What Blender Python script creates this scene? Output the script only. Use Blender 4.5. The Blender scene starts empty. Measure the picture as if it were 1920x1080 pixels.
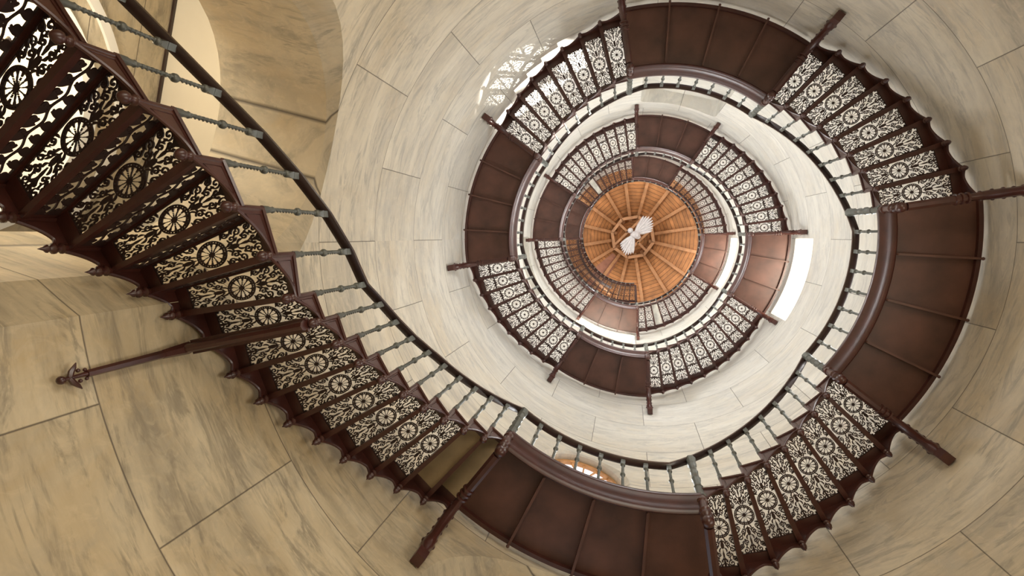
import bpy, math, random
import numpy as np
from mathutils import Matrix, Vector
random.seed(7); rng = np.random.RandomState(3)
C = bpy.context.scene.collection
sc = bpy.context.scene
PI = math.pi
# ------------------------------------------------------------------ camera (axis of the tower = world Z through the origin)
S = 2.5                      # radius of the open well
RISE = 0.1895
F_PX = 1060.3
CAMPOS = Vector((-0.40525, -0.06425, 0.0))
tx, ty = 0.0916, 0.1976
Rx = Matrix(((1, 0, 0), (0, math.cos(tx), -math.sin(tx)), (0, math.sin(tx), math.cos(tx))))
Ry = Matrix(((math.cos(ty), 0, math.sin(ty)), (0, 1, 0), (-math.sin(ty), 0, math.cos(ty))))
M = Rx @ Ry
cam_d = bpy.data.cameras.new('camera'); cam = bpy.data.objects.new('camera', cam_d); C.objects.link(cam)
rot = Matrix((( M[0][0], -M[1][0], -M[2][0]), (M[0][1], -M[1][1], -M[2][1]), (M[0][2], -M[1][2], -M[2][2])))
cam.matrix_world = Matrix.Translation(CAMPOS) @ rot.to_4x4()
cam_d.sensor_width = 36.0; cam_d.lens = F_PX * 36.0 / 1920.0; cam_d.clip_start = 0.05; cam_d.clip_end = 200
sc.camera = cam
# ------------------------------------------------------------------ light and exposure
w = bpy.data.worlds.new('sky'); sc.world = w; w.use_nodes = True
w.node_tree.nodes['Background'].inputs[0].default_value = (0.75, 0.85, 1.0, 1)
w.node_tree.nodes['Background'].inputs[1].default_value = 1.0
sc.view_settings.view_transform = 'Standard'; sc.view_settings.look = 'None'
sc.view_settings.gamma = 1.0; sc.view_settings.use_curve_mapping = False
sc.view_settings.exposure = 0.10
RW = 3.52                    # radius of the stone wall
H0 = 5.078                   # height of the first landing's newel pendants over the camera
FL0 = H0 + 0.46              # floor of the first landing
GROUND = -0.35
# junctions flight / landing: angle (clockwise seen from below), arrival and departure newel of every landing
TH = [127.9, 81.65, 37.7, -8.5, -52.5, -98.9, -143.2, -188.2, -236.9, -272.3, -327.4, -362.5,
      -417.3, -453.0, -506.0, -541.1, -594.8, -631.3, -687.4, -722.7, -778.5, -813.4, -866.4, -901.4]
LV = [0, 9, 18, 27, 37, 48, 59, 70, 81, 92, 103, 114]
def floor_z(k): return FL0 + LV[k] * RISE
def P(r, deg, z=0.0):
    a = math.radians(deg); return Vector((r * math.cos(a), r * math.sin(a), z))
def area_light(name, loc, target, sx, sy, power, col):
    l = bpy.data.lights.new(name, 'AREA'); l.shape = 'RECTANGLE'; l.size = sx; l.size_y = sy
    l.energy = power; l.color = col
    o = bpy.data.objects.new(name, l); C.objects.link(o)
    d = (Vector(target) - Vector(loc)).normalized()
    o.location = loc; o.rotation_euler = d.to_track_quat('-Z', 'Y').to_euler(); return o
LANDING_FILL_POWER = 130.0
DAY = (0.965, 0.985, 1.0)
def mid(k): return (TH[2*k] + TH[2*k+1]) / 2
# fill lamp over every landing, at the fan window and the unseen added ones
for k in range(12):
    zc = floor_z(k) + (1.45 if k else 1.35); a = mid(k)
    pw = LANDING_FILL_POWER * (0.55 if k == 0 else (0.9 if k < 3 else (1.3 if k < 6 else 1.6)))
    area_light('window_daylight', P(RW + (0.30 if k else 0.06), a, zc), P(0, a, zc - 0.2), 0.9, 1.6 if k else 1.1, pw, DAY)
# warm fill lamps added in doorways outside the frame (their arches are built below)
for a, pw in ((15, 120), (-75, 150)):
    area_light('doorway_daylight', P(RW + 1.0, a, 1.8), P(0, a, 3.0), 2.0, 3.6, pw, (1.0, 0.90, 0.74))
# fill lamps added to brighten the roof, with no windows behind them
for a in (20, 110, 200, 290):
    area_light('belvedere_daylight', P(3.40, a, 30.7), P(0.8, a, 33.6), 1.6, 1.0, 48, (1.0, 0.95, 0.88))
# low sun through the added window of the right-hand landing of the second turn
sp = bpy.data.lights.new('sunbeam', 'SPOT'); sp.energy = 24000; sp.spot_size = math.radians(14); sp.spot_blend = 0.25
sp.shadow_soft_size = 0.03; sp.color = (1.0, 0.95, 0.85)
so = bpy.data.objects.new('sunbeam', sp); C.objects.link(so)
so.location = P(RW + 0.2, 15, 16.6)
so.rotation_euler = (P(3.45, -126.5, 10.35) - so.location).to_track_quat('-Z', 'Y').to_euler()

# ------------------------------------------------------------------ tagging helpers
def tag(o, label=None, cat=None, group=None, kind=None):
    if label: o['label'] = label
    if cat: o['category'] = cat
    if group: o['group'] = group
    if kind: o['kind'] = kind
    return o
def empty(name, loc=(0, 0, 0), label=None, cat=None, group=None):
    o = bpy.data.objects.new(name, None); C.objects.link(o); o.location = loc
    o.empty_display_size = 0.1
    return tag(o, label, cat, group)
def link(name, me, parent=None, loc=None, rz=0.0):
    o = bpy.data.objects.new(name, me); C.objects.link(o)
    if parent: o.parent = parent
    if loc is not None: o.location = loc
    if rz: o.rotation_euler = (0, 0, rz)
    return o

# ------------------------------------------------------------------ materials
def new_mat(name):
    m = bpy.data.materials.new(name); m.use_nodes = True
    nt = m.node_tree; b = nt.nodes['Principled BSDF']; return m, nt, b
def N(nt, t, **kw):
    n = nt.nodes.new(t)
    for k, v in kw.items(): setattr(n, k, v)
    return n
def mth(nt, op, a, b=None, c=None):
    n = nt.nodes.new('ShaderNodeMath'); n.operation = op
    for i, x in enumerate((a, b, c)):
        if x is None: continue
        if isinstance(x, (int, float)): n.inputs[i].default_value = x
        else: nt.links.new(x, n.inputs[i])
    return n.outputs[0]
def ramp(nt, fac, stops):
    n = nt.nodes.new('ShaderNodeValToRGB'); e = n.color_ramp.elements
    while len(e) < len(stops): e.new(0.5)
    for i, (p, c) in enumerate(stops): e[i].position = p; e[i].color = (*c, 1)
    nt.links.new(fac, n.inputs[0]); return n.outputs[0]
def mixc(nt, fac, a, b, mode='MIX'):
    n = nt.nodes.new('ShaderNodeMix'); n.data_type = 'RGBA'; n.blend_type = mode
    for i, x in ((0, fac), (6, a), (7, b)):
        if isinstance(x, (int, float)): n.inputs[i].default_value = x
        elif isinstance(x, tuple): n.inputs[i].default_value = (*x, 1)
        else: nt.links.new(x, n.inputs[i])
    return n.outputs[2]
def noise(nt, vec, scale, detail=4, rough=0.55, dist=0.0):
    n = nt.nodes.new('ShaderNodeTexNoise'); n.inputs['Scale'].default_value = scale
    n.inputs['Detail'].default_value = detail; n.inputs['Roughness'].default_value = rough
    n.inputs['Distortion'].default_value = dist
    nt.links.new(vec, n.inputs['Vector']); return n.outputs['Fac']
def iron(name, base, rough, metal=0.0, var=0.25, coat=0.0, scale=6):
    m, nt, b = new_mat(name)
    tc = N(nt, 'ShaderNodeTexCoord')
    f = noise(nt, tc.outputs['Object'], scale, 5)
    lo = tuple(x * (1 - var) for x in base); hi = tuple(min(1, x * (1 + var)) for x in base)
    nt.links.new(ramp(nt, f, [(0.3, lo), (0.7, hi)]), b.inputs['Base Color'])
    b.inputs['Roughness'].default_value = rough; b.inputs['Metallic'].default_value = metal
    b.inputs['Coat Weight'].default_value = coat; b.inputs['Coat Roughness'].default_value = 0.25
    bp = N(nt, 'ShaderNodeBump'); bp.inputs['Strength'].default_value = 0.15; bp.inputs['Distance'].default_value = 0.004
    nt.links.new(noise(nt, tc.outputs['Object'], 60, 3), bp.inputs['Height']); nt.links.new(bp.outputs[0], b.inputs['Normal'])
    return m
IRON = iron('maroon_iron_paint', (0.058, 0.0155, 0.0105), 0.36, coat=0.3)
GRILLE = iron('dark_iron_lace', (0.030, 0.013, 0.010), 0.5)
DECK = iron('brown_soffit_paint', (0.095, 0.040, 0.0275), 0.5, var=0.35, scale=2.5)
BAL = iron('grey_green_iron', (0.125, 0.13, 0.115), 0.42, metal=0.3)
RAIL = iron('black_brown_rail', (0.035, 0.017, 0.014), 0.3, coat=0.4)
TAN = iron('plain_sheet_iron', (0.30, 0.22, 0.12), 0.6, scale=4)
GREY = iron('pale_sheet_iron', (0.72, 0.70, 0.64), 0.6, scale=4)
OAK = iron('orange_window_wood', (0.50, 0.25, 0.09), 0.5, scale=8)
PALE = iron('pale_plaster_figure', (0.46, 0.44, 0.44), 0.6, var=0.12, scale=8)

def stone_mat(name, mode):
    m, nt, b = new_mat(name)
    tc = N(nt, 'ShaderNodeTexCoord'); sep = N(nt, 'ShaderNodeSeparateXYZ')
    nt.links.new(tc.outputs['Object'], sep.inputs[0]); X, Y, Z = sep.outputs
    if mode == 'drum':
        ang = mth(nt, 'DIVIDE', mth(nt, 'ARCTAN2', Y, X), math.radians(30)); wide = math.radians(30) * RW
        h = mth(nt, 'DIVIDE', mth(nt, 'SUBTRACT', Z, 2.69 - 134.0), 1.34)
    elif mode == 'hall':     # flat walls: object axes, X along the wall
        ang = mth(nt, 'DIVIDE', X, 1.5); wide = 1.5
        h = mth(nt, 'DIVIDE', mth(nt, 'ADD', Z, 50.0), 0.62)
    else:                    # reveals of the arches: lines run into the depth (object Y), blocks by angle round the arch
        ang = mth(nt, 'MULTIPLY', Y, 0.35); wide = 3.0
        h = mth(nt, 'ADD', mth(nt, 'DIVIDE', mth(nt, 'ARCTAN2', mth(nt, 'SUBTRACT', Z, 4.25), X), math.radians(25)), 20.0)
    k = mth(nt, 'FLOOR', h)
    par = mth(nt, 'MULTIPLY', mth(nt, 'MODULO', k, 2.0), 0.5)
    u = mth(nt, 'ADD', mth(nt, 'ADD', ang, par), 24.0)
    fu = mth(nt, 'FRACT', u); fh = mth(nt, 'FRACT', h)
    du = mth(nt, 'MULTIPLY', mth(nt, 'MINIMUM', fu, mth(nt, 'SUBTRACT', 1.0, fu)), wide)
    dh = mth(nt, 'MULTIPLY', mth(nt, 'MINIMUM', fh, mth(nt, 'SUBTRACT', 1.0, fh)), {'drum': 1.34, 'hall': 0.62, 'arch': 0.5}[mode])
    d = mth(nt, 'MINIMUM', du, dh) if mode != 'arch' else dh
    hw = 0.0075
    joint = mth(nt, 'SUBTRACT', 1.0, mth(nt, 'SMOOTH_MIN', mth(nt, 'DIVIDE', d, hw), 1.0, 0.2))
    joint = mth(nt, 'MAXIMUM', joint, 0.0)
    cell = N(nt, 'ShaderNodeCombineXYZ'); nt.links.new(mth(nt, 'FLOOR', u), cell.inputs[0]); nt.links.new(k, cell.inputs[1])
    wn = N(nt, 'ShaderNodeTexWhiteNoise'); nt.links.new(cell.outputs[0], wn.inputs['Vector'])
    # blocks shift the grain so that it breaks at the joints
    off = N(nt, 'ShaderNodeVectorMath', operation='MULTIPLY_ADD')
    nt.links.new(wn.outputs['Color'], off.inputs[0]); off.inputs[1].default_value = (3, 3, 3)
    mp = N(nt, 'ShaderNodeMapping'); nt.links.new(tc.outputs['Object'], mp.inputs[0])
    mp.inputs['Scale'].default_value = (0.42, 0.42, 2.0) if mode == 'drum' else ((0.5, 0.5, 1.6) if mode == 'hall' else (2.2, 0.5, 2.2))
    nt.links.new(mp.outputs[0], off.inputs[2]); G = off.outputs[0]
    iso = N(nt, 'ShaderNodeVectorMath', operation='MULTIPLY_ADD'); nt.links.new(wn.outputs['Color'], iso.inputs[0])
    iso.inputs[1].default_value = (5, 5, 5); nt.links.new(tc.outputs['Object'], iso.inputs[2]); I = iso.outputs[0]
    big = noise(nt, G, 1.1, 7, 0.62, 0.5); vein = noise(nt, G, 1.7, 9, 0.66, 2.2); vein2 = noise(nt, G, 3.6, 7, 0.6, 1.0)
    fine = noise(nt, G, 9.0, 5, 0.65, 0.5); cl = noise(nt, I, 0.9, 6, 0.62, 0.8); cl2 = noise(nt, I, 2.0, 6, 0.68, 1.5); brush = noise(nt, I, 5.0, 4, 0.6, 2.5)
    col = ramp(nt, big, [(0.30, (0.34, 0.315, 0.265)), (0.44, (0.50, 0.465, 0.39)), (0.56, (0.62, 0.585, 0.50)), (0.70, (0.68, 0.655, 0.59))])
    col = mixc(nt, ramp(nt, cl, [(0.47, (0, 0, 0)), (0.68, (0.7, 0.7, 0.7))]), col, (0.50, 0.41, 0.26))
    col = mixc(nt, ramp(nt, cl2, [(0.50, (0, 0, 0)), (0.70, (0.55, 0.55, 0.55))]), col, (0.40, 0.40, 0.385))
    col = mixc(nt, ramp(nt, brush, [(0.52, (0, 0, 0)), (0.75, (0.45, 0.45, 0.45))]), col, (0.72, 0.66, 0.54))
    vk = ramp(nt, vein, [(0.42, (0, 0, 0)), (0.485, (1, 1, 1)), (0.515, (1, 1, 1)), (0.56, (0, 0, 0))])
    vm = ramp(nt, vein2, [(0.42, (0, 0, 0)), (0.62, (1, 1, 1))])
    col = mixc(nt, mth(nt, 'MULTIPLY', mth(nt, 'MULTIPLY', vk, vm), 0.68), col, (0.21, 0.20, 0.175))
    col = mixc(nt, mth(nt, 'MULTIPLY', ramp(nt, vein2, [(0.55, (0, 0, 0)), (0.68, (1, 1, 1))]), 0.20), col, (0.29, 0.27, 0.235))
    col = mixc(nt, mth(nt, 'MULTIPLY', mth(nt, 'SUBTRACT', fine, 0.35), 0.4), col, (0.76, 0.73, 0.66))
    col = mixc(nt, mth(nt, 'MULTIPLY', wn.outputs['Value'], 0.12), col, (0.36, 0.33, 0.27))
    if mode == 'drum':       # warm lamplight below and pale daylight above, painted into the colour by height
        g = mth(nt, 'SMOOTH_MAX', mth(nt, 'SUBTRACT', 1.0, mth(nt, 'DIVIDE', mth(nt, 'SUBTRACT', Z, 4.0), 7.0)), 0.0, 0.1)
        g = mth(nt, 'MINIMUM', g, 1.0)
        col = mixc(nt, mth(nt, 'MULTIPLY', g, 0.85), col, (0.97, 0.82, 0.58), 'MULTIPLY')
        g2 = mth(nt, 'MULTIPLY', mth(nt, 'SUBTRACT', 1.0, g), 0.42)
        col = mixc(nt, g2, col, (0.81, 0.80, 0.775))
    else:
        col = mixc(nt, 0.55, col, (1.0, 0.86, 0.62), 'MULTIPLY')
    col = mixc(nt, mth(nt, 'MULTIPLY', joint, 0.9), col, (0.055, 0.04, 0.03))
    nt.links.new(col, b.inputs['Base Color']); b.inputs['Roughness'].default_value = 0.55
    bp = N(nt, 'ShaderNodeBump'); bp.inputs['Distance'].default_value = 0.01; bp.inputs['Strength'].default_value = 0.5
    nt.links.new(mth(nt, 'SUBTRACT', mth(nt, 'MULTIPLY', fine, 0.12), joint), bp.inputs['Height'])
    nt.links.new(bp.outputs[0], b.inputs['Normal'])
    return m
STONE = stone_mat('veined_sandstone_drum', 'drum')
STONE_HALL = stone_mat('coursed_sandstone_hall', 'hall')
PLASTER = iron('cream_plaster', (0.80, 0.72, 0.57), 0.8, var=0.06, scale=1)
WHITEWASH = iron('white_reveal_plaster', (0.86, 0.84, 0.78), 0.8, var=0.05, scale=1)

def wood_mat(name, base, scale, planks=False):
    m, nt, b = new_mat(name)
    tc = N(nt, 'ShaderNodeTexCoord'); v = tc.outputs['Object']
    mp = N(nt, 'ShaderNodeMapping'); nt.links.new(v, mp.inputs[0]); mp.inputs['Scale'].default_value = (1, 1, 1)
    if planks:               # UV: x = plank index, y = along the plank
        sep = N(nt, 'ShaderNodeSeparateXYZ'); nt.links.new(tc.outputs['UV'], sep.inputs[0])
        pu = mth(nt, 'FRACT', sep.outputs[0]); pk = mth(nt, 'FLOOR', sep.outputs[0])
        wn = N(nt, 'ShaderNodeTexWhiteNoise', noise_dimensions='1D'); nt.links.new(pk, wn.inputs['W'])
        f = noise(nt, v, scale, 6, 0.6, 0.3)
        col = ramp(nt, f, [(0.3, tuple(x * 0.6 for x in base)), (0.5, base), (0.72, tuple(min(1, x * 1.35) for x in base))])
        col = mixc(nt, mth(nt, 'MULTIPLY', wn.outputs['Value'], 0.45), col, tuple(x * 0.5 for x in base))
        gap = mth(nt, 'LESS_THAN', mth(nt, 'MINIMUM', pu, mth(nt, 'SUBTRACT', 1.0, pu)), 0.06)
        col = mixc(nt, mth(nt, 'MULTIPLY', gap, 0.85), col, (0.05, 0.02, 0.01))
    else:
        f = noise(nt, v, scale, 6, 0.6, 0.3)
        col = ramp(nt, f, [(0.3, tuple(x * 0.7 for x in base)), (0.7, tuple(min(1, x * 1.2) for x in base))])
    nt.links.new(col, b.inputs['Base Color']); b.inputs['Roughness'].default_value = 0.6
    return m
PLANK = wood_mat('orange_roof_boards', (0.40, 0.175, 0.06), 2.0, True)
BEAM = wood_mat('roof_beam_wood', (0.38, 0.19, 0.085), 3.0)
def emit_mat(name, col, s):
    m, nt, b = new_mat(name); b.inputs['Base Color'].default_value = (*col, 1)
    b.inputs['Emission Color'].default_value = (*col, 1); b.inputs['Emission Strength'].default_value = s; return m
GLOW = emit_mat('lamp_glass', (1.0, 0.72, 0.36), 30.0)
HALLGLASS = emit_mat('lamplit_hall_glass', (1.0, 0.86, 0.62), 0.72)
SKYGLASS = emit_mat('daylit_window_glass', (0.86, 0.90, 1.0), 0.85)

# ------------------------------------------------------------------ mesh builder
class MB:
    def __init__(s): s.v = []; s.f = []
    def add(s, vs, fs):
        o = len(s.v); s.v += [tuple(x) for x in vs]; s.f += [tuple(i + o for i in f) for f in fs]; return s
    def hexa(s, p):          # 8 points: bottom ring 0-3, top ring 4-7
        return s.add(p, [(0, 3, 2, 1), (4, 5, 6, 7), (0, 1, 5, 4), (1, 2, 6, 5), (2, 3, 7, 6), (3, 0, 4, 7)])
    def bar(s, a, b, wdt, h0, h1):   # beam from a to b (same frame z), width wdt, z from h0 to h1 (added to a.z, b.z)
        a = Vector(a); b = Vector(b); d = b - a; n = Vector((-d.y, d.x, 0)).normalized() * wdt / 2
        ps = []
        for h in (h0, h1):
            ps += [a - n + Vector((0, 0, h)), b - n + Vector((0, 0, h)), b + n + Vector((0, 0, h)), a + n + Vector((0, 0, h))]
        return s.hexa(ps)
    def lathe(s, prof, n=12, o=(0, 0, 0), ph=0.0):
        o = Vector(o); vs = []; fs = []
        for r, z in prof:
            for i in range(n):
                a = 2 * PI * i / n + ph; vs.append((o.x + r * math.cos(a), o.y + r * math.sin(a), o.z + z))
        for j in range(len(prof) - 1):
            for i in range(n):
                k = (i + 1) % n; fs.append((j*n+i, j*n+k, (j+1)*n+k, (j+1)*n+i))
        fs.append(tuple(range(n))[::-1]); fs.append(tuple((len(prof)-1)*n + i for i in range(n)))
        return s.add(vs, fs)
    def tube(s, pts, rad, n=8, flat=1.0, up=(0, 0, 1), ph=0.0):
        pts = [Vector(p) for p in pts]; vs = []; fs = []
        if isinstance(rad, (int, float)): rad = [rad] * len(pts)
        for i, p in enumerate(pts):
            t = (pts[min(i+1, len(pts)-1)] - pts[max(i-1, 0)]).normalized()
            u = Vector(up) - t * t.dot(Vector(up))
            if u.length < 1e-4: u = Vector((1, 0, 0)) - t * t.x
            u.normalize(); v = t.cross(u)
            for j in range(n):
                a = 2 * PI * j / n + ph
                vs.append(p + v * (rad[i] * math.cos(a) * flat) + u * (rad[i] * math.sin(a)))
        for i in range(len(pts) - 1):
            for j in range(n):
                k = (j + 1) % n; fs.append((i*n+j, i*n+k, (i+1)*n+k, (i+1)*n+j))
        fs.append(tuple(range(n))[::-1]); fs.append(tuple((len(pts)-1)*n + j for j in range(n)))
        return s.add(vs, fs)
    def sweep(s, prof, frames, closed=True):   # prof: [(out, z)] points, frames: list of (origin, outward vector)
        m = len(prof); vs = []; fs = []
        for o, d in frames:
            for a, z in prof: vs.append(Vector(o) + Vector(d) * a + Vector((0, 0, z)))
        for i in range(len(frames) - 1):
            for j in range(m):
                k = (j + 1) % m; fs.append((i*m+j, i*m+k, (i+1)*m+k, (i+1)*m+j))
        fs.append(tuple(range(m))[::-1]); fs.append(tuple((len(frames)-1)*m + j for j in range(m)))
        return s.add(vs, fs)
    def sphere(s, c, r, n=10, m=7, sz=1.0):
        return s.lathe([(max(1e-4, r * math.sin(PI * i / m)), -r * sz * math.cos(PI * i / m)) for i in range(m + 1)], n, c)
    def mesh(s, name, mat, smooth=0):
        me = bpy.data.meshes.new(name); me.from_pydata([tuple(v) for v in s.v], [], s.f)
        mats = mat if isinstance(mat, list) else [mat]
        for x in mats: me.materials.append(x)
        me.validate(); me.update()
        import bmesh
        bm = bmesh.new(); bm.from_mesh(me); bmesh.ops.recalc_face_normals(bm, faces=bm.faces); bm.to_mesh(me); bm.free()
        if smooth:
            me.polygons.foreach_set('use_smooth', [True] * len(me.polygons))
            try: me.set_sharp_from_angle(angle=math.radians(smooth))
            except Exception: pass
        return me
    def build(s, name, mat, parent=None, smooth=0, loc=None, rz=0.0):
        return link(name, s.mesh(name, mat, smooth), parent, loc, rz)

# ------------------------------------------------------------------ the cast-iron lace
def spiral(cx, cy, r, turns, a0, sgn):
    t = np.linspace(0, 1, 40); a = a0 + sgn * turns * 2 * PI * t; rr = r * (1 - 0.86 * t)
    return np.stack([cx + rr * np.cos(a), cy + rr * np.sin(a)], 1)
def seg(x0, y0, x1, y1, bend=0.0):
    t = np.linspace(0, 1, 14)[:, None]; p = np.array([[x0, y0]]) * (1 - t) + np.array([[x1, y1]]) * t
    d = np.array([y0 - y1, x1 - x0]); return p + np.sin(t * PI) * d[None, :] * bend
def field(strokes, nx, ny, L, W, margin, holes=None):
    xs = np.linspace(0, L, nx + 1); ys = np.linspace(-W / 2, W / 2, ny + 1)
    gx, gy = np.meshgrid(xs, ys, indexing='ij'); pts = np.stack([gx.ravel(), gy.ravel()], 1)
    best = np.full(len(pts), -1.0)
    for poly, hw in strokes:
        for c in range(0, len(poly), 20):
            q = poly[c:c+20]
            h = hw if np.isscalar(hw) else hw[c:c+20]
            d = np.sqrt(((pts[:, None, :] - q[None, :, :]) ** 2).sum(2))
            best = np.maximum(best, (np.asarray(h) - d).max(1))
    edge = np.minimum(np.minimum(pts[:, 0], L - pts[:, 0]), np.minimum(pts[:, 1] + W / 2, W / 2 - pts[:, 1]))
    best = np.maximum(best, margin - edge)
    if holes is not None: best = holes(pts, best)
    return best.reshape(nx + 1, ny + 1)
def tread_strokes(L, W, ros, extra_bar=None):
    st = []; k = W / 0.235; h = 0.0046; t = np.linspace(0, 1, 24)
    def mir(p, hw): st.append((p, hw)); q = p.copy(); q[:, 1] *= -1; st.append((q, hw))
    def pair(x, y, r, a0, sg, tu=1.35): mir(spiral(x, y * k, r, tu, a0, sg), h)
    def leaf(x0, y0, x1, y1, w0, bend=0.0):
        p = seg(x0, y0 * k, x1, y1 * k, bend); u = np.linspace(0, 1, len(p)); mir(p, 0.0020 + 0.8 * w0 * np.sin(PI * u ** 1.4))
    def bud(x0, x1, w0): st.append((np.stack([x0 + (x1 - x0) * t, 0 * t], 1), 0.003 + w0 * np.sin(PI * t ** 1.6)))
    def half(o, d, n):       # scroll work from the rosette (o) outwards in direction d over the length n
        q = n / 0.25; X = lambda v: o + d * v * q
        pair(X(0.020), 0.093, 0.024, 0.0 if d > 0 else PI, -d)
        pair(X(0.058), 0.052, 0.027, PI if d > 0 else 0.0, d)
        pair(X(0.102), 0.084, 0.033, PI if d > 0 else 0.0, -d)
        pair(X(0.150), 0.040, 0.026, 0.0 if d > 0 else PI, d)
        pair(X(0.178), 0.093, 0.022, 0.0 if d > 0 else PI, -d)
        pair(X(0.222), 0.060, 0.033, PI if d > 0 else 0.0, d)
        pair(X(0.236), 0.104, 0.014, 0.0, 1, 1.0)
        bud(X(0.012), X(0.095), 0.014); bud(X(0.105), X(0.17), 0.006); bud(X(0.18), X(0.25), 0.009)
        leaf(X(0.0), 0.012, X(0.04), 0.034, 0.006, 0.15); leaf(X(0.085), 0.008, X(0.128), 0.030, 0.0065, 0.2 * d)
        leaf(X(0.07), 0.03, X(0.095), 0.052, 0.005, 0.1); leaf(X(0.165), 0.008, X(0.198), 0.028, 0.006, -0.2 * d)
        leaf(X(0.135), 0.062, X(0.165), 0.074, 0.006, 0.2); leaf(X(0.045), 0.080, X(0.066), 0.112, 0.005, 0.1)
        leaf(X(0.138), 0.108, X(0.156), 0.116, 0.005); leaf(X(0.2), 0.090, X(0.205), 0.118, 0.005); leaf(X(0.222), 0.012, X(0.248), 0.03, 0.006, 0.1)
        mir(seg(X(0.03), 0.004, X(0.05), 0.025 * k, 0.2), h); mir(seg(X(0.12), 0.117 * k, X(0.105), 0.10 * k), h); mir(seg(X(0.195), 0.118 * k, X(0.187), 0.10 * k), h)
        mir(seg(X(0.25), 0.075 * k, X(0.235), 0.07 * k), h); mir(seg(X(0.078), 0.06 * k, X(0.088), 0.07 * k), h); mir(seg(X(0.168), 0.05 * k, X(0.2), 0.05 * k), h)
        for x_, y_ in ((0.0, 0.118), (0.075, 0.112), (0.128, 0.052), (0.25, 0.118), (0.25, 0.035), (0.205, 0.02)): mir(np.array([[X(x_), y_ * k]]), 0.0085)
    R = 0.101 * min(1.0, k); a = np.linspace(0, 2 * PI, 140)
    ring = lambda r: np.stack([ros + r * np.cos(a), r * np.sin(a)], 1)
    half(ros + R, 1, L - ros - R); half(ros - R, -1, ros - R)
    st.append((ring(R), 0.0045)); st.append((ring(R * 0.83), 0.0045))
    for i in range(30):
        b = 2 * PI * i / 30; st.append((np.array([[ros + rr * R * math.cos(b), rr * R * math.sin(b)] for rr in (0.87, 0.92, 0.97)]), 0.0036))
    for i in range(12):
        b = 2 * PI * (i + 0.5) / 12; rr = np.linspace(0.12, 0.84, 12)
        st.append((np.stack([ros + rr * R * math.cos(b), rr * R * math.sin(b)], 1), 0.0028 + 0.0045 * np.clip((rr - 0.60) / 0.2, 0, 1)))
    st.append((np.array([[ros, 0.0]]), 0.017))
    for sx in (-1, 1): leaf(ros + sx * 0.085, 0.075, ros + sx * 0.100, 0.118, 0.008, 0.1)
    if extra_bar: st.append((np.stack([np.full(40, extra_bar), np.linspace(-W/2, W/2, 40)], 1), 0.013))
    return st
def riser_strokes(L, W):
    st = []; h = 0.0060; t = np.linspace(0, 1, 20)
    n = 9; p = L / n
    x = np.linspace(0, L, 160); st.append((np.stack([x, 0.012 * np.sin(x / p * PI)], 1), h))
    for i in range(n):
        x0 = (i + 0.5) * p; sg = 1 if i % 2 else -1
        for s2 in (sg, -sg):
            st.append((spiral(x0 + 0.01 * s2, s2 * 0.042, 0.024, 1.2, -s2 * PI / 2, s2), h))
            for dx in (-0.035, 0.0, 0.035):   # trefoil leaves
                q = np.stack([x0 + 0.3 * p + dx * 0.55 * t, s2 * (0.015 + 0.062 * t)], 1)
                st.append((q, 0.004 + 0.0105 * np.sin(PI * np.clip(t, 0, 1) ** 1.3)))
    return st
def lace_mesh(name, Fd, mapf, thick, mat):
    """iso-contour of the lace field, extruded; mapf(s, t, h) -> point"""
    nx, ny = Fd.shape[0] - 1, Fd.shape[1] - 1
    vid = {}; uv = []
    def vert(key, s, t):
        i = vid.get(key)
        if i is None: i = len(uv); vid[key] = i; uv.append((s, t))
        return i
    polys = []; walls = []
    sol = Fd > 0
    for i in range(nx):
        for j in range(ny):
            c = ((i, j), (i+1, j), (i+1, j+1), (i, j+1))
            b = [sol[q] for q in c]
            if not any(b): continue
            loop = []; cut = []
            for q in range(4):
                a0, a1 = c[q], c[(q+1) % 4]
                if b[q]: loop.append(vert(a0, a0[0] / nx, a0[1] / ny)); cut.append(0)
                if b[q] != b[(q+1) % 4]:
                    f0, f1 = Fd[a0], Fd[a1]; tt = f0 / (f0 - f1); tt = min(0.95, max(0.05, tt))
                    if a0 > a1: key = (a1, a0)
                    else: key = (a0, a1)
                    loop.append(vert(key, (a0[0] + (a1[0] - a0[0]) * tt) / nx, (a0[1] + (a1[1] - a0[1]) * tt) / ny)); cut.append(1)
            polys.append(loop)
            for q in range(len(loop)):
                r = (q + 1) % len(loop)
                if cut[q] and cut[r]:
                    walls.append((loop[q], loop[r]))
    n = len(uv); V = [mapf(s, t, 0.0) for s, t in uv] + [mapf(s, t, -thick) for s, t in uv]
    Fc = [tuple(p) for p in polys] + [tuple(i + n for i in reversed(p)) for p in polys] + [(b, a, a + n, b + n) for a, b in walls]
    me = bpy.data.meshes.new(name); me.from_pydata(V, [], Fc); me.materials.append(mat); me.update()
    return me
TL, TW = 0.76, 0.25
F_T1 = field(tread_strokes(TL, TW, 0.35), 200, 62, TL, TW, 0.006)
F_T2 = field(tread_strokes(TL, TW, 0.37, 0.535), 180, 56, TL, TW, 0.006)
F_R = field(riser_strokes(0.80, 0.150), 150, 30, 0.80, 0.150, 0.007)

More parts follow.
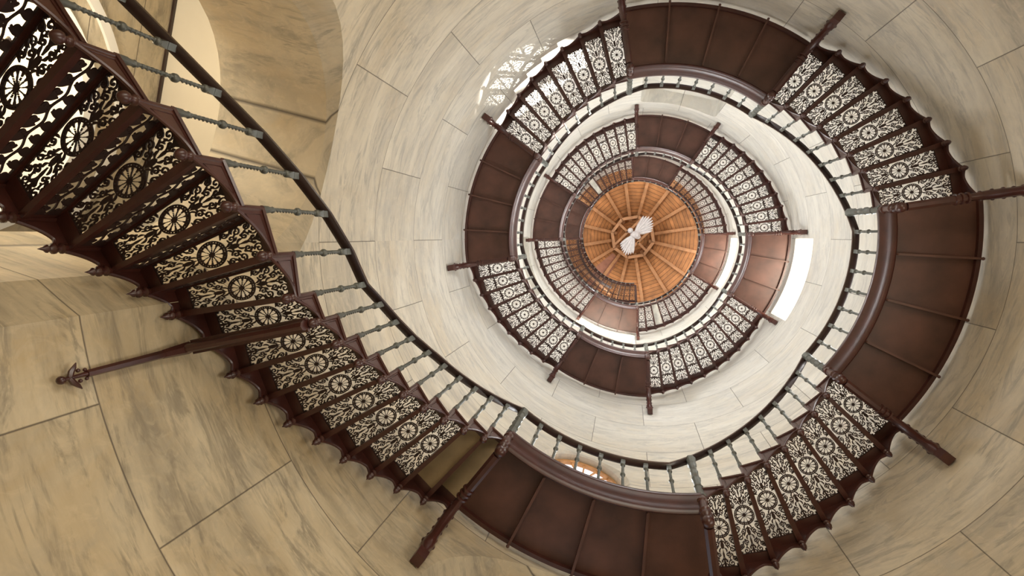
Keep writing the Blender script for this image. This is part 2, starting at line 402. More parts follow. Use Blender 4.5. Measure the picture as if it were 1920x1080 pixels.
# ------------------------------------------------------------------ one step: local frame, tread top at z = 0
# a0,b0 = inner/outer point at the riser (lower side), a1,b1 = inner/outer point of the next riser
def lerp(a, b, t): return a + (b - a) * t
def step_meshes(a0, b0, a1, b1, variant, solid=None, post=True):
    a0, b0, a1, b1 = [Vector((*q[:2], 0)) for q in (a0, b0, a1, b1)]
    def q(s, t):             # s along the step inner->outer, t from lower riser to upper riser
        return lerp(lerp(a0, b0, s), lerp(a1, b1, s), t)
    s0, s1, t0, t1 = 0.06, 0.90, 0.10, 0.94
    fr = MB()
    def slab(sa, sb, ta, tb, z0, z1, n=1):
        fr.hexa([q(sa, ta) + Vector((0, 0, z0)), q(sb, ta) + Vector((0, 0, z0)), q(sb, tb) + Vector((0, 0, z0)), q(sa, tb) + Vector((0, 0, z0)),
                 q(sa, ta) + Vector((0, 0, z1)), q(sb, ta) + Vector((0, 0, z1)), q(sb, tb) + Vector((0, 0, z1)), q(sa, tb) + Vector((0, 0, z1))])
    slab(-0.015, s0, -0.06, 1.0, -0.022, 0); slab(s1, 1.0, -0.06, 1.0, -0.022, 0)
    slab(s0, s1, -0.06, t0, -0.022, 0); slab(s0, s1, t1, 1.0, -0.022, 0)
    # riser frame: top and bottom rails, heavy radial bar under the riser
    slab(0, 1, -0.02, 0.05, -0.022 - 0.018, -0.022)
    slab(0, 1, -0.085, 0.085, -RISE - 0.045, -RISE + 0.0)
    slab(0.0, 0.05, -0.02, 0.05, -RISE, 0); slab(0.95, 1.0, -0.02, 0.05, -RISE, 0)
    # notched strings (inner and outer) with arched lower edge
    for (p0, p1, out, depth) in ((a0, a1, -1, 0.285), (b0, b1, 1, 0.30)):
        side = (p0 - lerp(b0, b1, 0.5)).normalized() if out < 0 else (p1 - lerp(a0, a1, 0.5)).normalized()
        n = 12; top = []; bot = []
        for i in range(n + 1):
            t = i / n
            zb = -0.045 - (depth - 0.045) * (1 - t) ** 1.9 if out < 0 else -0.05 - (depth - 0.05) * (1 - math.sin(t * PI / 2)) ** 0.9 - 0.0 * t
            if out > 0:      # scallop: deep at both pendants
                zb = -0.07 - (depth - 0.07) * (1 - t) ** 2.4 - 0.06 * max(0, t - 0.7) / 0.3
            top.append(lerp(p0, p1, t)); bot.append(zb)
        th = 0.012
        for i in range(n):
            A, B = top[i], top[i+1]
            fr.hexa([A + Vector((0, 0, bot[i])), B + Vector((0, 0, bot[i+1])), B + side * th + Vector((0, 0, bot[i+1])), A + side * th + Vector((0, 0, bot[i])),
                     A + Vector((0, 0, -0.01)), B + Vector((0, 0, -0.01)), B + side * th + Vector((0, 0, -0.01)), A + side * th + Vector((0, 0, -0.01))])
        # beads: tread nosing along the top, rib along the arched lower edge
        fr.tube([A + side * 0.012 + Vector((0, 0, -0.012)) for A in top[::4]], 0.017, 6)
        fr.tube([top[i] + side * 0.008 + Vector((0, 0, bot[i])) for i in range(n + 1)], 0.012, 6)
        # sunk panel: small raised triangle
        fr.tube([lerp(p0, p1, 0.14) + side * 0.012 + Vector((0, 0, -0.05)), lerp(p0, p1, 0.72) + side * 0.012 + Vector((0, 0, -0.045)),
                 lerp(p0, p1, 0.14) + side * 0.012 + Vector((0, 0, -0.20)), lerp(p0, p1, 0.14) + side * 0.012 + Vector((0, 0, -0.05))], 0.005, 5)
    pend = MB()
    if post:
        pi_ = a0; po = b0
        fr.lathe([(0.021, 0.0), (0.021, -0.20), (0.017, -0.255), (0.024, -0.262)], 8, pi_)
        fr.lathe([(0.022, -0.01), (0.022, -0.24), (0.026, -0.25)], 8, po)
        pend.lathe([(0.010, -0.255), (0.030, -0.262), (0.032, -0.272), (0.022, -0.280), (0.018, -0.295), (0.022, -0.305), (0.034, -0.318), (0.036, -0.335), (0.027, -0.355), (0.010, -0.370), (0.001, -0.374)], 10, pi_)
        outp = MB()
        outp.lathe([(0.012, -0.245), (0.030, -0.252), (0.034, -0.266), (0.020, -0.276), (0.018, -0.292), (0.032, -0.306), (0.034, -0.320), (0.018, -0.334), (0.016, -0.345), (0.026, -0.356), (0.012, -0.375), (0.006, -0.395), (0.001, -0.410)], 10, po)
    frame = fr.mesh('stair_step', IRON, 40)
    pm = pend.mesh('pendant', IRON, 40) if post else None
    om = outp.mesh('outer_finial', IRON, 40) if post else None
    if solid is None:
        Fd = F_T1 if variant == 1 else F_T2
        lace = lace_mesh('tread_grille', Fd, lambda s, t, h: tuple(q(s0 + (s1 - s0) * s, t0 + (t1 - t0) * t) + Vector((0, 0, h - 0.006))), 0.010, GRILLE)
    else:
        b2 = MB(); c_ = [q(s0, t0), q(s1, t0), q(s1, t1), q(s0, t1)]
        b2.hexa([x + Vector((0, 0, -0.018)) for x in c_] + [x + Vector((0, 0, -0.006)) for x in c_]); lace = b2.mesh('tread_plate', solid)
    dn = (a1 - a0).normalized()
    rl = lace_mesh('riser_grille', F_R, lambda s, t, h: tuple(lerp(a0, b0, 0.05 + 0.90 * s) + dn * (0.006 - h) + Vector((0, 0, -0.038 - 0.150 * (1 - t)))), 0.008, GRILLE)
    return frame, lace, rl, pm, om
def polar_step(dth, variant, solid=None, post=True):
    return step_meshes(P(S, 0), P(3.40, 0), P(S, -dth), P(3.40, -dth), variant, solid, post)
def put_step(meshes, parent, loc, rz):
    fr, la, ri, pm, om = meshes
    s = link('stair_step', fr, parent, loc, rz)
    link('tread_plate' if la.name.startswith('tread_plate') else 'tread_grille', la, s); link('riser_grille', ri, s)
    if pm: link('pendant', pm, s); link('outer_finial', om, s)
    return s

# ------------------------------------------------------------------ balusters
def rope(mb, z0, z1, r, lobes=2, turns=9.0, o=(0, 0, 0)):
    n = 10; m = int((z1 - z0) / 0.0075); vs = []; fs = []
    for j in range(m + 1):
        z = z0 + (z1 - z0) * j / m; ph = turns * 2 * PI * (z - z0) / 0.6
        for i in range(n):
            a = 2 * PI * i / n; rr = r * (0.74 + 0.26 * math.cos(lobes * (a - ph)))
            vs.append((o[0] + rr * math.cos(a), o[1] + rr * math.sin(a), z))
    for j in range(m):
        for i in range(n):
            k = (i + 1) % n; fs.append((j*n+i, j*n+k, (j+1)*n+k, (j+1)*n+i))
    mb.add(vs, fs)
def baluster_mesh(h=0.785):
    b = MB()
    b.lathe([(0.024, 0.0), (0.024, 0.06), (0.019, 0.075), (0.019, 0.10), (0.023, 0.105), (0.020, 0.115)], 8)
    rope(b, 0.115, 0.64, 0.0165)
    b.lathe([(0.014, 0.375), (0.026, 0.385), (0.029, 0.40), (0.026, 0.415), (0.014, 0.425)], 10)
    b.lathe([(0.014, 0.635), (0.026, 0.645), (0.028, 0.66), (0.018, 0.675)], 10)
    z = 0.675
    b.lathe([(0.020, z), (0.036, z + 0.035), (0.036, z + 0.04), (0.026, z + 0.045)], 4, ph=PI/4)
    b.lathe([(0.034, z + 0.045), (0.034, h)], 4, ph=PI/4)
    return b.mesh('baluster', BAL, 45)
def newel_mesh(h):
    b = MB(); k = h / 1.0
    b.lathe([(0.052, 0), (0.052, 0.06), (0.040, 0.075), (0.040, 0.22 * k), (0.050, 0.235 * k), (0.046, 0.25 * k), (0.034, 0.265 * k), (0.042, 0.42 * k), (0.050, 0.435 * k),
             (0.042, 0.45 * k), (0.036, 0.60 * k), (0.046, 0.62 * k), (0.036, 0.64 * k), (0.040, 0.80 * k), (0.052, 0.82 * k), (0.040, 0.84 * k), (0.046, 0.90 * k), (0.060, h - 0.05), (0.060, h - 0.015)], 8, ph=PI / 8)
    return b.mesh('newel_post', BAL, 30)
def newel_drop_mesh():
    b = MB()
    b.lathe([(0.046, 0.0), (0.046, -0.05), (0.054, -0.06), (0.054, -0.085), (0.040, -0.095), (0.040, -0.24), (0.056, -0.25), (0.056, -0.27), (0.042, -0.285),
             (0.040, -0.34), (0.058, -0.352), (0.062, -0.37), (0.050, -0.385), (0.036, -0.40), (0.050, -0.42), (0.057, -0.45), (0.052, -0.485), (0.034, -0.508), (0.010, -0.52)], 12)
    return b.mesh('newel_drop', IRON, 35)
BALM = baluster_mesh(); NEW_HI = newel_mesh(0.99); NEW_LO = newel_mesh(0.80); DROP = newel_drop_mesh()
def bracket_meshes():        # along +X, floor at z = 0
    b = MB()
    b.tube([(2.56, 0, -0.44), (3.06, 0, -0.44)], 0.048, 8, ph=PI / 8)
    b.tube([(2.60, 0, -0.375), (3.40, 0, -0.375)], 0.030, 6)
    for x in (3.02, 3.075, 3.13):
        b.tube([(x - 0.016, 0, -0.44), (x - 0.010, 0, -0.44), (x + 0.010, 0, -0.44), (x + 0.016, 0, -0.44)], [0.044, 0.062, 0.062, 0.044], 10)
    b.tube([(3.06, 0, -0.44), (3.15, 0, -0.45)], 0.040, 8)
    beam = b.mesh('beam', IRON, 40)
    c = MB()
    path = [(3.14, 0, -0.445), (3.22, 0, -0.465), (3.30, 0, -0.52), (3.355, 0, -0.60), (3.39, 0, -0.70), (3.415, 0, -0.80), (3.43, 0, -0.88), (3.44, 0, -0.93), (3.44, 0, -1.00), (3.44, 0, -1.04)]
    rad = [0.045, 0.052, 0.060, 0.060, 0.056, 0.058, 0.075, 0.072, 0.046, 0.050]
    c.tube(path, rad, 8, flat=0.85, up=(1, 0, 0))
    c.hexa([(3.39, -0.05, -1.15), (3.50, -0.05, -1.15), (3.50, 0.05, -1.15), (3.39, 0.05, -1.15), (3.39, -0.05, -1.03), (3.50, -0.05, -1.03), (3.50, 0.05, -1.03), (3.39, 0.05, -1.03)])
    for i in range(1, 7):    # acanthus lobes on both flanks
        p = Vector(path[i])
        for sy in (-1, 1):
            c.sphere(p + Vector((0.012, sy * (rad[i] * 0.80), 0)), 0.014, 8, 5, 2.2)
    cons = c.mesh('console', IRON, 50)
    return beam, cons
BEAMM, CONSM = bracket_meshes()

# ------------------------------------------------------------------ landings
def arc(a0, a1, n): return [a0 + (a1 - a0) * i / n for i in range(n + 1)]
def sector(mb, r0, r1, a0, a1, z0, z1, n=18):
    fr = [(Vector((0, 0, 0)), P(1, a)) for a in arc(a0, a1, n)]
    mb.sweep([(r0, z0), (r1, z0), (r1, z1), (r0, z1)], fr); return mb
TURN_SIDE = ['bottom', 'right', 'top', 'left']
TURN_WORD = ['lowest', 'second-lowest', 'third', 'fourth']
land_labels = [
 'large dark brown landing at the bottom of the photo, under the fan window',
 'large near-black landing on the right, left of the tan wall, between two lowest curved flights',
 'large dark maroon landing at the top of the photo with four soffit panels',
 'dark brown landing on the left of the spiral with four panels, beside the pale wall',
 'brown three-panel landing below the centre, one turn above the big bottom landing',
 'tan three-panel landing right of centre beside the bright white window recess',
 'violet-brown three-panel landing above the centre, just below a pale niche',
 'violet-brown three-panel landing left of the timber roof, outer one of two there',
 'orange-brown three-panel landing just below the timber roof',
 'small tan landing touching the right edge of the timber roof',
 'small violet-brown landing touching the top edge of the timber roof',
 'small greyish landing touching the left edge of the timber roof']
rz = math.radians
for k in range(12):
    ta, td = TH[2*k], TH[2*k+1]; zf = floor_z(k); npan = 4 if k < 4 else 3
    L = empty('stair_landing', P(2.97, mid(k), zf), land_labels[k], 'landing', 'landings of the spiral stair')
    inv = Matrix.Translation(-L.location)
    def lk(name, me, ang=0.0, z=0.0, dx=None):
        o = link(name, me, L); o.matrix_local = inv @ Matrix.Translation((0, 0, zf + z)) @ Matrix.Rotation(rz(ang), 4, 'Z') @ (Matrix.Translation(dx) if dx else Matrix())
        return o
    sp_ = (ta - td) / npan
    lk('floor_plate', sector(MB(), 2.50, 3.43, ta, td, -0.07, -0.001, 24).mesh('floor_plate', DECK))
    cor = MB()
    cor.sweep([(2.575, -0.18), (2.555, -0.20), (2.53, -0.185), (2.515, -0.16), (2.51, -0.13), (2.475, -0.055), (2.455, -0.04), (2.445, -0.02), (2.445, 0.012), (2.52, 0.012), (2.575, -0.06)],
              [(Vector((0, 0, 0)), P(1, a)) for a in arc(ta, td, 30)])
    lk('cornice', cor.mesh('cornice', IRON, 30))
    lk('outer_rim', sector(MB(), 3.40, 3.445, ta, td, -0.12, 0.0, 24).mesh('outer_rim', IRON))
    rb = MB(); rb.bar((2.56, 0, 0), (3.44, 0, 0), 0.026, -0.15, -0.06); rb.sphere((3.45, 0, -0.14), 0.02, 8, 5); rb.sphere((2.60, 0, -0.15), 0.014, 8, 5)
    rbm = rb.mesh('soffit_rib', DECK)
    for i in range(1, npan): lk('soffit_rib', rbm, ta - sp_ * i)
    nb = 8 if npan == 4 else 6
    for i in range(1, nb): lk('baluster', BALM, ta - (ta - td) * i / nb, 0.0, (S, 0, 0))
    for ang, nm in ((ta, NEW_LO), (td, NEW_HI)):
        n_ = lk('newel_post', nm, ang, 0.0, (S, 0, 0)); d_ = link('newel_drop', DROP, n_)
        bk = lk('bracket', BEAMM, ang); link('console', CONSM, bk)

# ------------------------------------------------------------------ flights
flight_labels = [
 'pierced iron flight at bottom right, rising from the bottom landing to the right landing',
 'pierced iron flight at upper right, its rosettes against the white wall, above the right landing',
 'sunlit pierced iron flight at upper left, between top landing and left landing',
 'nine-step pierced flight left of centre, below the left landing',
 'ten-step pierced flight below right of centre, ending at the tan right landing',
 'ten-step pierced flight right of centre above the tan landing beside the white recess',
 'sunlit ten-step flight above left of centre, inside the curve of the sunlit outer flight',
 'inner pierced flight left of the timber roof, leading down to the orange-brown landing',
 'small flight just below the timber roof with one plain pale tread near its lower end',
 'small flight at the right edge of the timber roof with two gleaming treads',
 'topmost curved flight at upper left of the timber roof with one plain pale tread']
ST1 = polar_step(5.5, 1); ST2 = polar_step(5.5, 2); ST1N = polar_step(5.5, 1, post=False); ST2N = polar_step(5.5, 2, post=False)
STP = polar_step(5.5, 2, solid=GREY)
rail_pts = []
def flight(k):
    td, ta = TH[2*k+1], TH[2*k+2]; zf = floor_z(k); n = LV[k+1] - LV[k] - 1; d = (td - ta) / n
    Fo = empty('stair_flight', P(2.95, (td + ta) / 2, zf + RISE), flight_labels[k], 'staircase flight', 'pierced iron flights of the spiral stair')
    inv = -Fo.location
    for m in range(1, n + 1):
        a = td - (m - 1) * d; z = zf + m * RISE
        me = (ST1N if m == 1 else ST1) if k < 3 else (ST2N if m == 1 else ST2)
        if (k == 8 and m == 3) or (k == 10 and m == 7): me = STP
        put_step(me, Fo, inv + Vector((0, 0, z)), rz(a))
        if m > 1: link('baluster', BALM, Fo, inv + P(S, a, z), rz(a))
    # the last riser stands on the edge of the next landing
    link('riser_grille', ST1[2], Fo, inv + Vector((0, 0, floor_z(k + 1))), rz(ta))
for k in range(11): flight(k)
# last flight up to the belvedere
TOPN = 17; td = TH[23]; zf = floor_z(11)
Fo = empty('stair_flight', P(2.95, td - 45, zf + RISE), 'uppermost flight curving down the left and bottom rim of the timber roof', 'staircase flight', 'pierced iron flights of the spiral stair')
inv = -Fo.location
for m in range(1, TOPN + 1):
    a = td - (m - 1) * 5.35; z = zf + m * RISE
    put_step(ST2N if m == 1 else ST2, Fo, inv + Vector((0, 0, z)), rz(a))
    if m > 1: link('baluster', BALM, Fo, inv + P(S, a, z), rz(a))
TOPA = td - TOPN * 5.35; TOPZ = zf + (TOPN + 1) * RISE

# lowest flight: post positions measured from the landing downwards (inner, outer)
INN = [P(2.5, 127.9)] + [P(2.5, 127.9 + 4.5 * i) for i in range(1, 6)] + [P(2.51, 154.9), P(2.53, 159.3), P(2.545, 163.7), P(2.56, 168.0)]
INN += [Vector((-2.575, 0.345, 0)), Vector((-2.605, 0.06, 0)), Vector((-2.69, -0.235, 0)), Vector((-2.81, -0.51, 0)), Vector((-2.965, -0.78, 0)), Vector((-3.135, -1.03, 0))]
OUT = [P(3.40, 127.9)] + [P(3.40, 127.9 + 4.5 * i) for i in range(1, 6)] + [P(3.43, 154.6), P(3.44, 159.0), P(3.45, 163.5), P(3.46, 167.9)]
OUT += [P(3.50, 172.1), P(3.545, 175.05), P(3.63, 177.55), P(3.73, 179.85), Vector((-3.83, -0.17, 0)), Vector((-3.95, -0.36, 0))]
di = Vector((-0.17, -0.25, 0)); do = Vector((-0.135, -0.215, 0))
for i in range(16, 31): INN.append(INN[-1] + di); OUT.append(OUT[-1] + do)
Fo = empty('stair_flight', (INN[8].x, INN[8].y, FL0 - 8 * RISE), 'long lowest pierced flight sweeping from the top left corner down to the bottom landing', 'staircase flight', 'pierced iron flights of the spiral stair')
inv = -Fo.location
REG = None
for i in range(1, 31):
    z = FL0 - i * RISE
    c0 = INN[i]; sol = TAN if i in (1, 2) else None
    me = step_meshes(INN[i] - c0, OUT[i] - c0, INN[i-1] - c0, OUT[i-1] - c0, 1, sol)
    put_step(me, Fo, inv + Vector((c0.x, c0.y, z)), 0.0)
    o = link('baluster', BALM, Fo, inv + Vector((c0.x, c0.y, z)), math.atan2(c0.y, c0.x))
# bracing beam with a rod down the wall under the tenth step
a9 = INN[9]; b9 = P(RW - 0.05, 168.1); z9 = FL0 - 9 * RISE
st = empty('wall_stay', (b9.x, b9.y, z9 - 1.2), 'dark iron beam and rod with leaf finial bracing the lowest flight to the tan wall', 'stay')
inv = -st.location
bm_ = MB(); u9 = (b9 - a9).normalized()
p0 = a9 + u9 * 0.02 + Vector((0, 0, z9 - 0.40)); p1 = b9 + Vector((0, 0, z9 - 0.48)) - u9 * 0.02
bm_.tube([p0, p0 + u9 * 0.18 + Vector((0, 0, -0.012)), p1], [0.052, 0.045, 0.045], 8, flat=0.7)
bm_.bar(p0 + Vector((0, 0, 0.03)), p1 + Vector((0, 0, 0.04)), 0.10, 0.0, 0.03)
link('beam', bm_.mesh('beam', IRON, 40), st, inv)
rd = MB(); zt = z9 - 0.46; q1 = b9 + Vector((0, 0, zt)); q2 = b9 + Vector((0, 0, 2.62))
rd.tube([q1, q2], [0.030, 0.022], 6); rd.tube([q1 + Vector((0, 0, 0.02)), lerp(q1, q2, 0.28)], [0.045, 0.030], 6)
link('rod', rd.mesh('rod', IRON, 40), st, inv)
fn = MB(); tn = Vector((-math.sin(rz(168.1)), math.cos(rz(168.1)), 0)); on = P(1, 168.1)
for sy in (-1, 1):
    fn.sphere(q2 + tn * sy * 0.026 + Vector((0, 0, -0.005)), 0.011, 8, 6); fn.sphere(q2 + tn * sy * 0.03 + Vector((0, 0, -0.045)), 0.012, 8, 6)
    fn.tube([q2 + Vector((0, 0, -0.10)), q2 + tn * sy * 0.03 + Vector((0, 0, -0.085)), q2 + tn * sy * 0.055 + Vector((0, 0, -0.06)), q2 + tn * sy * 0.075 + Vector((0, 0, -0.045))], [0.014, 0.016, 0.011, 0.003], 6)
fn.tube([q2 + Vector((0, 0, 0.02)), q2 + Vector((0, 0, -0.08)), q2 + Vector((0, 0, -0.14))], [0.016, 0.011, 0.012], 8)
fn.sphere(q2 + Vector((0, 0, -0.15)), 0.024, 10, 7)
link('leaf_finial', fn.mesh('leaf_finial', IRON, 50), st, inv)

# ------------------------------------------------------------------ continuous handrail
pts = []
for i in range(30, 0, -1): pts.append(Vector((INN[i].x, INN[i].y, FL0 - i * RISE + 0.80)))
for k in range(12):
    ta, td = TH[2*k], TH[2*k+1]; z = floor_z(k) + 0.80; kk = 5.6
    for a in arc(ta, td + kk, 8): pts.append(P(S, a, z))
    if k < 11:
        nx = TH[2*k+2]; n = LV[k+1] - LV[k] - 1
        for m in range(0, n): pts.append(P(S, td - (td - nx) * m / n, floor_z(k) + (m + 1) * RISE + 0.80))
    else:
        for m in range(0, TOPN + 1): pts.append(P(S, td - 5.35 * m, floor_z(k) + (m + 1) * RISE + 0.80))
# refine the polyline with the arc of the well
fine = []
for i in range(len(pts) - 1):
    a, b = pts[i], pts[i+1]
    for t in (0.0, 0.5):
        p = lerp(a, b, t)
        if t and abs(Vector((a.x, a.y)).length - S) < 0.02 and abs(Vector((b.x, b.y)).length - S) < 0.02:
            q_ = Vector((p.x, p.y)).normalized() * S; p = Vector((q_.x, q_.y, p.z))
        fine.append(p)
fine.append(pts[-1])
hr = MB(); vs = []; fs = []
prof = [(-0.040, -0.018), (-0.040, 0.012), (-0.026, 0.030), (0.026, 0.030), (0.040, 0.012), (0.040, -0.018), (0.018, -0.030), (-0.018, -0.030)]
for i, p in enumerate(fine):
    t = (fine[min(i+1, len(fine)-1)] - fine[max(i-1, 0)]); t.z = 0; t.normalize(); n = Vector((t.y, -t.x, 0))
    for a, z in prof: vs.append(p + n * a + Vector((0, 0, z)))
m = len(prof)
for i in range(len(fine) - 1):
    for j in range(m):
        k2 = (j + 1) % m; fs.append((i*m+j, i*m+k2, (i+1)*m+k2, (i+1)*m+j))
fs.append(tuple(range(m))[::-1]); fs.append(tuple((len(fine)-1)*m + j for j in range(m)))
hr.add(vs, fs)
tag(hr.build('handrail', RAIL, smooth=50), 'continuous dark brown handrail spiralling over all the balusters', 'handrail')

# ------------------------------------------------------------------ the stone drum with its openings
def arch_outline(hw, zs, z0, n=20):   # lateral, z
    return [(-hw, z0), (hw, z0)] + [(hw * math.cos(PI * i / n), zs + hw * math.sin(PI * i / n)) for i in range(n + 1)]
def cutter(sections, ang):            # sections: list of (distance along the axis, outline)
    vs = []; fs = []; m = len(sections[0][1]); e = P(1, ang); l = Vector((-e.y, e.x, 0))
    for d, ol in sections:
        for b, z in ol: vs.append(e * d + l * b + Vector((0, 0, z)))
    for i in range(len(sections) - 1):
        for j in range(m):
            k2 = (j + 1) % m; fs.append((i*m+j, i*m+k2, (i+1)*m+k2, (i+1)*m+j))
    fs.append(tuple(range(m))[::-1]); fs.append(tuple((len(sections)-1)*m + j for j in range(m)))
    return vs, fs
cuts = []
ZS = 4.25
for a in (-165, 105, 15, -75):
    g = GROUND + 0.02
    cuts.append(cutter([(2.6, arch_outline(1.60, ZS, g)), (3.27, arch_outline(1.29, ZS, g)), (3.42, arch_outline(1.235, ZS, g)), (3.60, arch_outline(1.16, ZS, g)), (6.2, arch_outline(1.16, ZS, g))], a))
# fan window over the first landing and unseen windows added above the others for light
FW = 105.5
cuts.append(cutter([(3.0, arch_outline(0.72, 8.08, 6.4)), (3.44, arch_outline(0.68, 8.08, 6.4)), (3.54, arch_outline(0.59, 8.08, 6.45)), (6.2, arch_outline(0.59, 8.08, 6.45))], FW))
for k in range(1, 12):
    z = floor_z(k)
    cuts.append(cutter([(3.0, arch_outline(0.55, z + 1.75, z + 0.6)), (3.52, arch_outline(0.52, z + 1.75, z + 0.6)), (4.2, arch_outline(0.50, z + 1.75, z + 0.6))], mid(k)))
def box_recess(a0, a1, z0, z1, depth, rnd=0.0):
    am = (a0 + a1) / 2; hw = RW * math.sin(rz(abs(a1 - a0) / 2))
    ol = [(-hw, z0), (hw, z0)]
    if rnd:
        ol += [(hw - rnd + rnd * math.cos(t), z1 - rnd + rnd * math.sin(t)) for t in (0, PI/8, PI/4, 3*PI/8, PI/2)]
        ol += [(-hw + rnd - rnd * math.sin(t), z1 - rnd + rnd * math.cos(t)) for t in (0, PI/8, PI/4, 3*PI/8, PI/2)]
    else: ol += [(hw, z1), (-hw, z1)]
    return cutter([(2.9, ol), (RW + depth, ol)], am)
cuts.append(box_recess(-0.2, 30.3, 13.14, 14.42, 0.75))
cuts.append(box_recess(-91.5, -60.0, 12.4, 15.45, 0.30, 0.25))
cuts.append(box_recess(150.0, 180.5, 16.9, 18.3, 0.30))
cuts.append(box_recess(90.5, 125.5, 18.6, 20.86, 0.25, 0.25))
cuts.append(box_recess(0.2, 31.0, 21.55, 22.80, 0.75))
dr = MB(); NS = 192
Z0, Z1 = GROUND, 30.2
vs = []; fs = []
for zz in (Z0, Z1):
    for r in (RW, 4.85):
        for i in range(NS): vs.append(P(r, 360 * i / NS + 0.3, zz))
for i in range(NS):
    j = (i + 1) % NS
    fs += [(i, 2*NS+i, 2*NS+j, j), (NS+i, NS+j, 3*NS+j, 3*NS+i), (i, j, NS+j, NS+i), (2*NS+i, 3*NS+i, 3*NS+j, 2*NS+j)]
dr.add(vs, fs)
dme = dr.mesh('wall_round', STONE)
dob = bpy.data.objects.new('wall_round', dme); C.objects.link(dob)
import bmesh
cobs = []
for vs, fs in cuts:
    c = MB(); c.add(vs, fs); me = c.mesh('cut', STONE); co = bpy.data.objects.new('cut', me); C.objects.link(co); cobs.append(co)
    md = dob.modifiers.new('cut', 'BOOLEAN'); md.operation = 'DIFFERENCE'; md.solver = 'EXACT'; md.object = co
bpy.context.view_layer.update()
dg = bpy.context.evaluated_depsgraph_get()
fin = bpy.data.meshes.new_from_object(dob.evaluated_get(dg))
dob.modifiers.clear(); dob.data = fin; fin.name = 'wall_round'
for co in cobs:
    me = co.data; bpy.data.objects.remove(co); bpy.data.meshes.remove(me)
if len(fin.materials) == 0: fin.materials.append(STONE)
fin.polygons.foreach_set('use_smooth', [True] * len(fin.polygons))
try: fin.set_sharp_from_angle(angle=math.radians(12))
except Exception: pass
tag(dob, kind='structure')
# floor
fl = MB(); fl.lathe([(12.0, GROUND - 0.2), (12.0, GROUND)], 64)
tag(fl.build('floor', STONE_HALL), kind='structure')

# ------------------------------------------------------------------ fan window and added plain windows
def arch_ring(mb, hw, wdt, d0, d1, zs, z0, ang, n=20):
    o = arch_outline(hw, zs, z0, n); i_ = arch_outline(hw - wdt, zs, z0 + wdt, n)
    e = P(1, ang); l = Vector((-e.y, e.x, 0)); m = len(o)
    vs = [e * d + l * b + Vector((0, 0, z)) for d in (d0, d1) for ol in (o, i_) for b, z in ol]; fs = []
    for j in range(m):
        k2 = (j + 1) % m
        fs += [(j, k2, m + k2, m + j), (2*m+j, 3*m+j, 3*m+k2, 2*m+k2), (j, 2*m+j, 2*m+k2, k2), (m+j, m+k2, 3*m+k2, 3*m+j)]
    mb.add(vs, fs)
wn_ = 1
fanw = empty('window_1', P(RW + 0.28, FW, 7.2)); tag(fanw, kind='structure'); inv = -fanw.location
fr = MB(); arch_ring(fr, 0.585, 0.055, 3.63, 3.69, 8.08, 6.45, FW)
e = P(1, FW); l = Vector((-e.y, e.x, 0)); c0 = e * 3.66 + Vector((0, 0, 8.08))
for i in range(1, 8):
    a = PI * i / 8; fr.tube([c0 + l * 0.20 * math.cos(a) + Vector((0, 0, 0.20 * math.sin(a))), c0 + l * 0.55 * math.cos(a) + Vector((0, 0, 0.55 * math.sin(a)))], 0.016, 4, ph=PI/4)
fr.tube([c0 + l * 0.21 * math.cos(PI * i / 16) + Vector((0, 0, 0.21 * math.sin(PI * i / 16))) for i in range(17)], 0.02, 4, ph=PI/4)
fr.tube([c0 - l * 0.5, c0 + l * 0.5], 0.03, 4, ph=PI/4)
fr.tube([c0, c0 - Vector((0, 0, 1.5))], 0.025, 4, ph=PI/4); fr.tube([c0 - l * 0.5 - Vector((0, 0, 0.75)), c0 + l * 0.5 - Vector((0, 0, 0.75))], 0.02, 4, ph=PI/4)
link('window_frame', fr.mesh('window_frame', OAK), fanw, inv)
def glass(parent, inv, hw, zs, z0, d, ang, name='pane'):
    ol = arch_outline(hw, zs, z0); e = P(1, ang); l = Vector((-e.y, e.x, 0)); g = MB(); m = len(ol)
    g.add([e * (d + q_) + l * b + Vector((0, 0, z)) for q_ in (0, 0.01) for b, z in ol], [tuple(range(m)), tuple(range(m, 2*m))[::-1]] + [(j, (j+1) % m, m + (j+1) % m, m + j) for j in range(m)])
    link(name, g.mesh(name, SKYGLASS), parent, inv)
glass(fanw, inv, 0.57, 8.08, 6.47, 3.70, FW)
for k in range(1, 12):  # plain windows added out of view to house the landing fill lamps
    z = floor_z(k); wob = empty('window_%d' % (k + 1), P(3.9, mid(k), z + 0.6)); tag(wob, kind='structure'); inv = -wob.location
    f2 = MB(); arch_ring(f2, 0.51, 0.05, 3.90, 3.96, z + 1.75, z + 0.6, mid(k)); e = P(1, mid(k)); l = Vector((-e.y, e.x, 0)); c0 = e * 3.93
    f2.tube([c0 + Vector((0, 0, z + 0.6)), c0 + Vector((0, 0, z + 2.24))], 0.02, 4, ph=PI/4)
    for hz in (1.2, 1.75): f2.tube([c0 - l * 0.5 + Vector((0, 0, z + hz)), c0 + l * 0.5 + Vector((0, 0, z + hz))], 0.018, 4, ph=PI/4)
    link('window_frame', f2.mesh('window_frame', OAK), wob, inv); glass(wob, inv, 0.50, z + 1.75, z + 0.61, 3.97, mid(k))
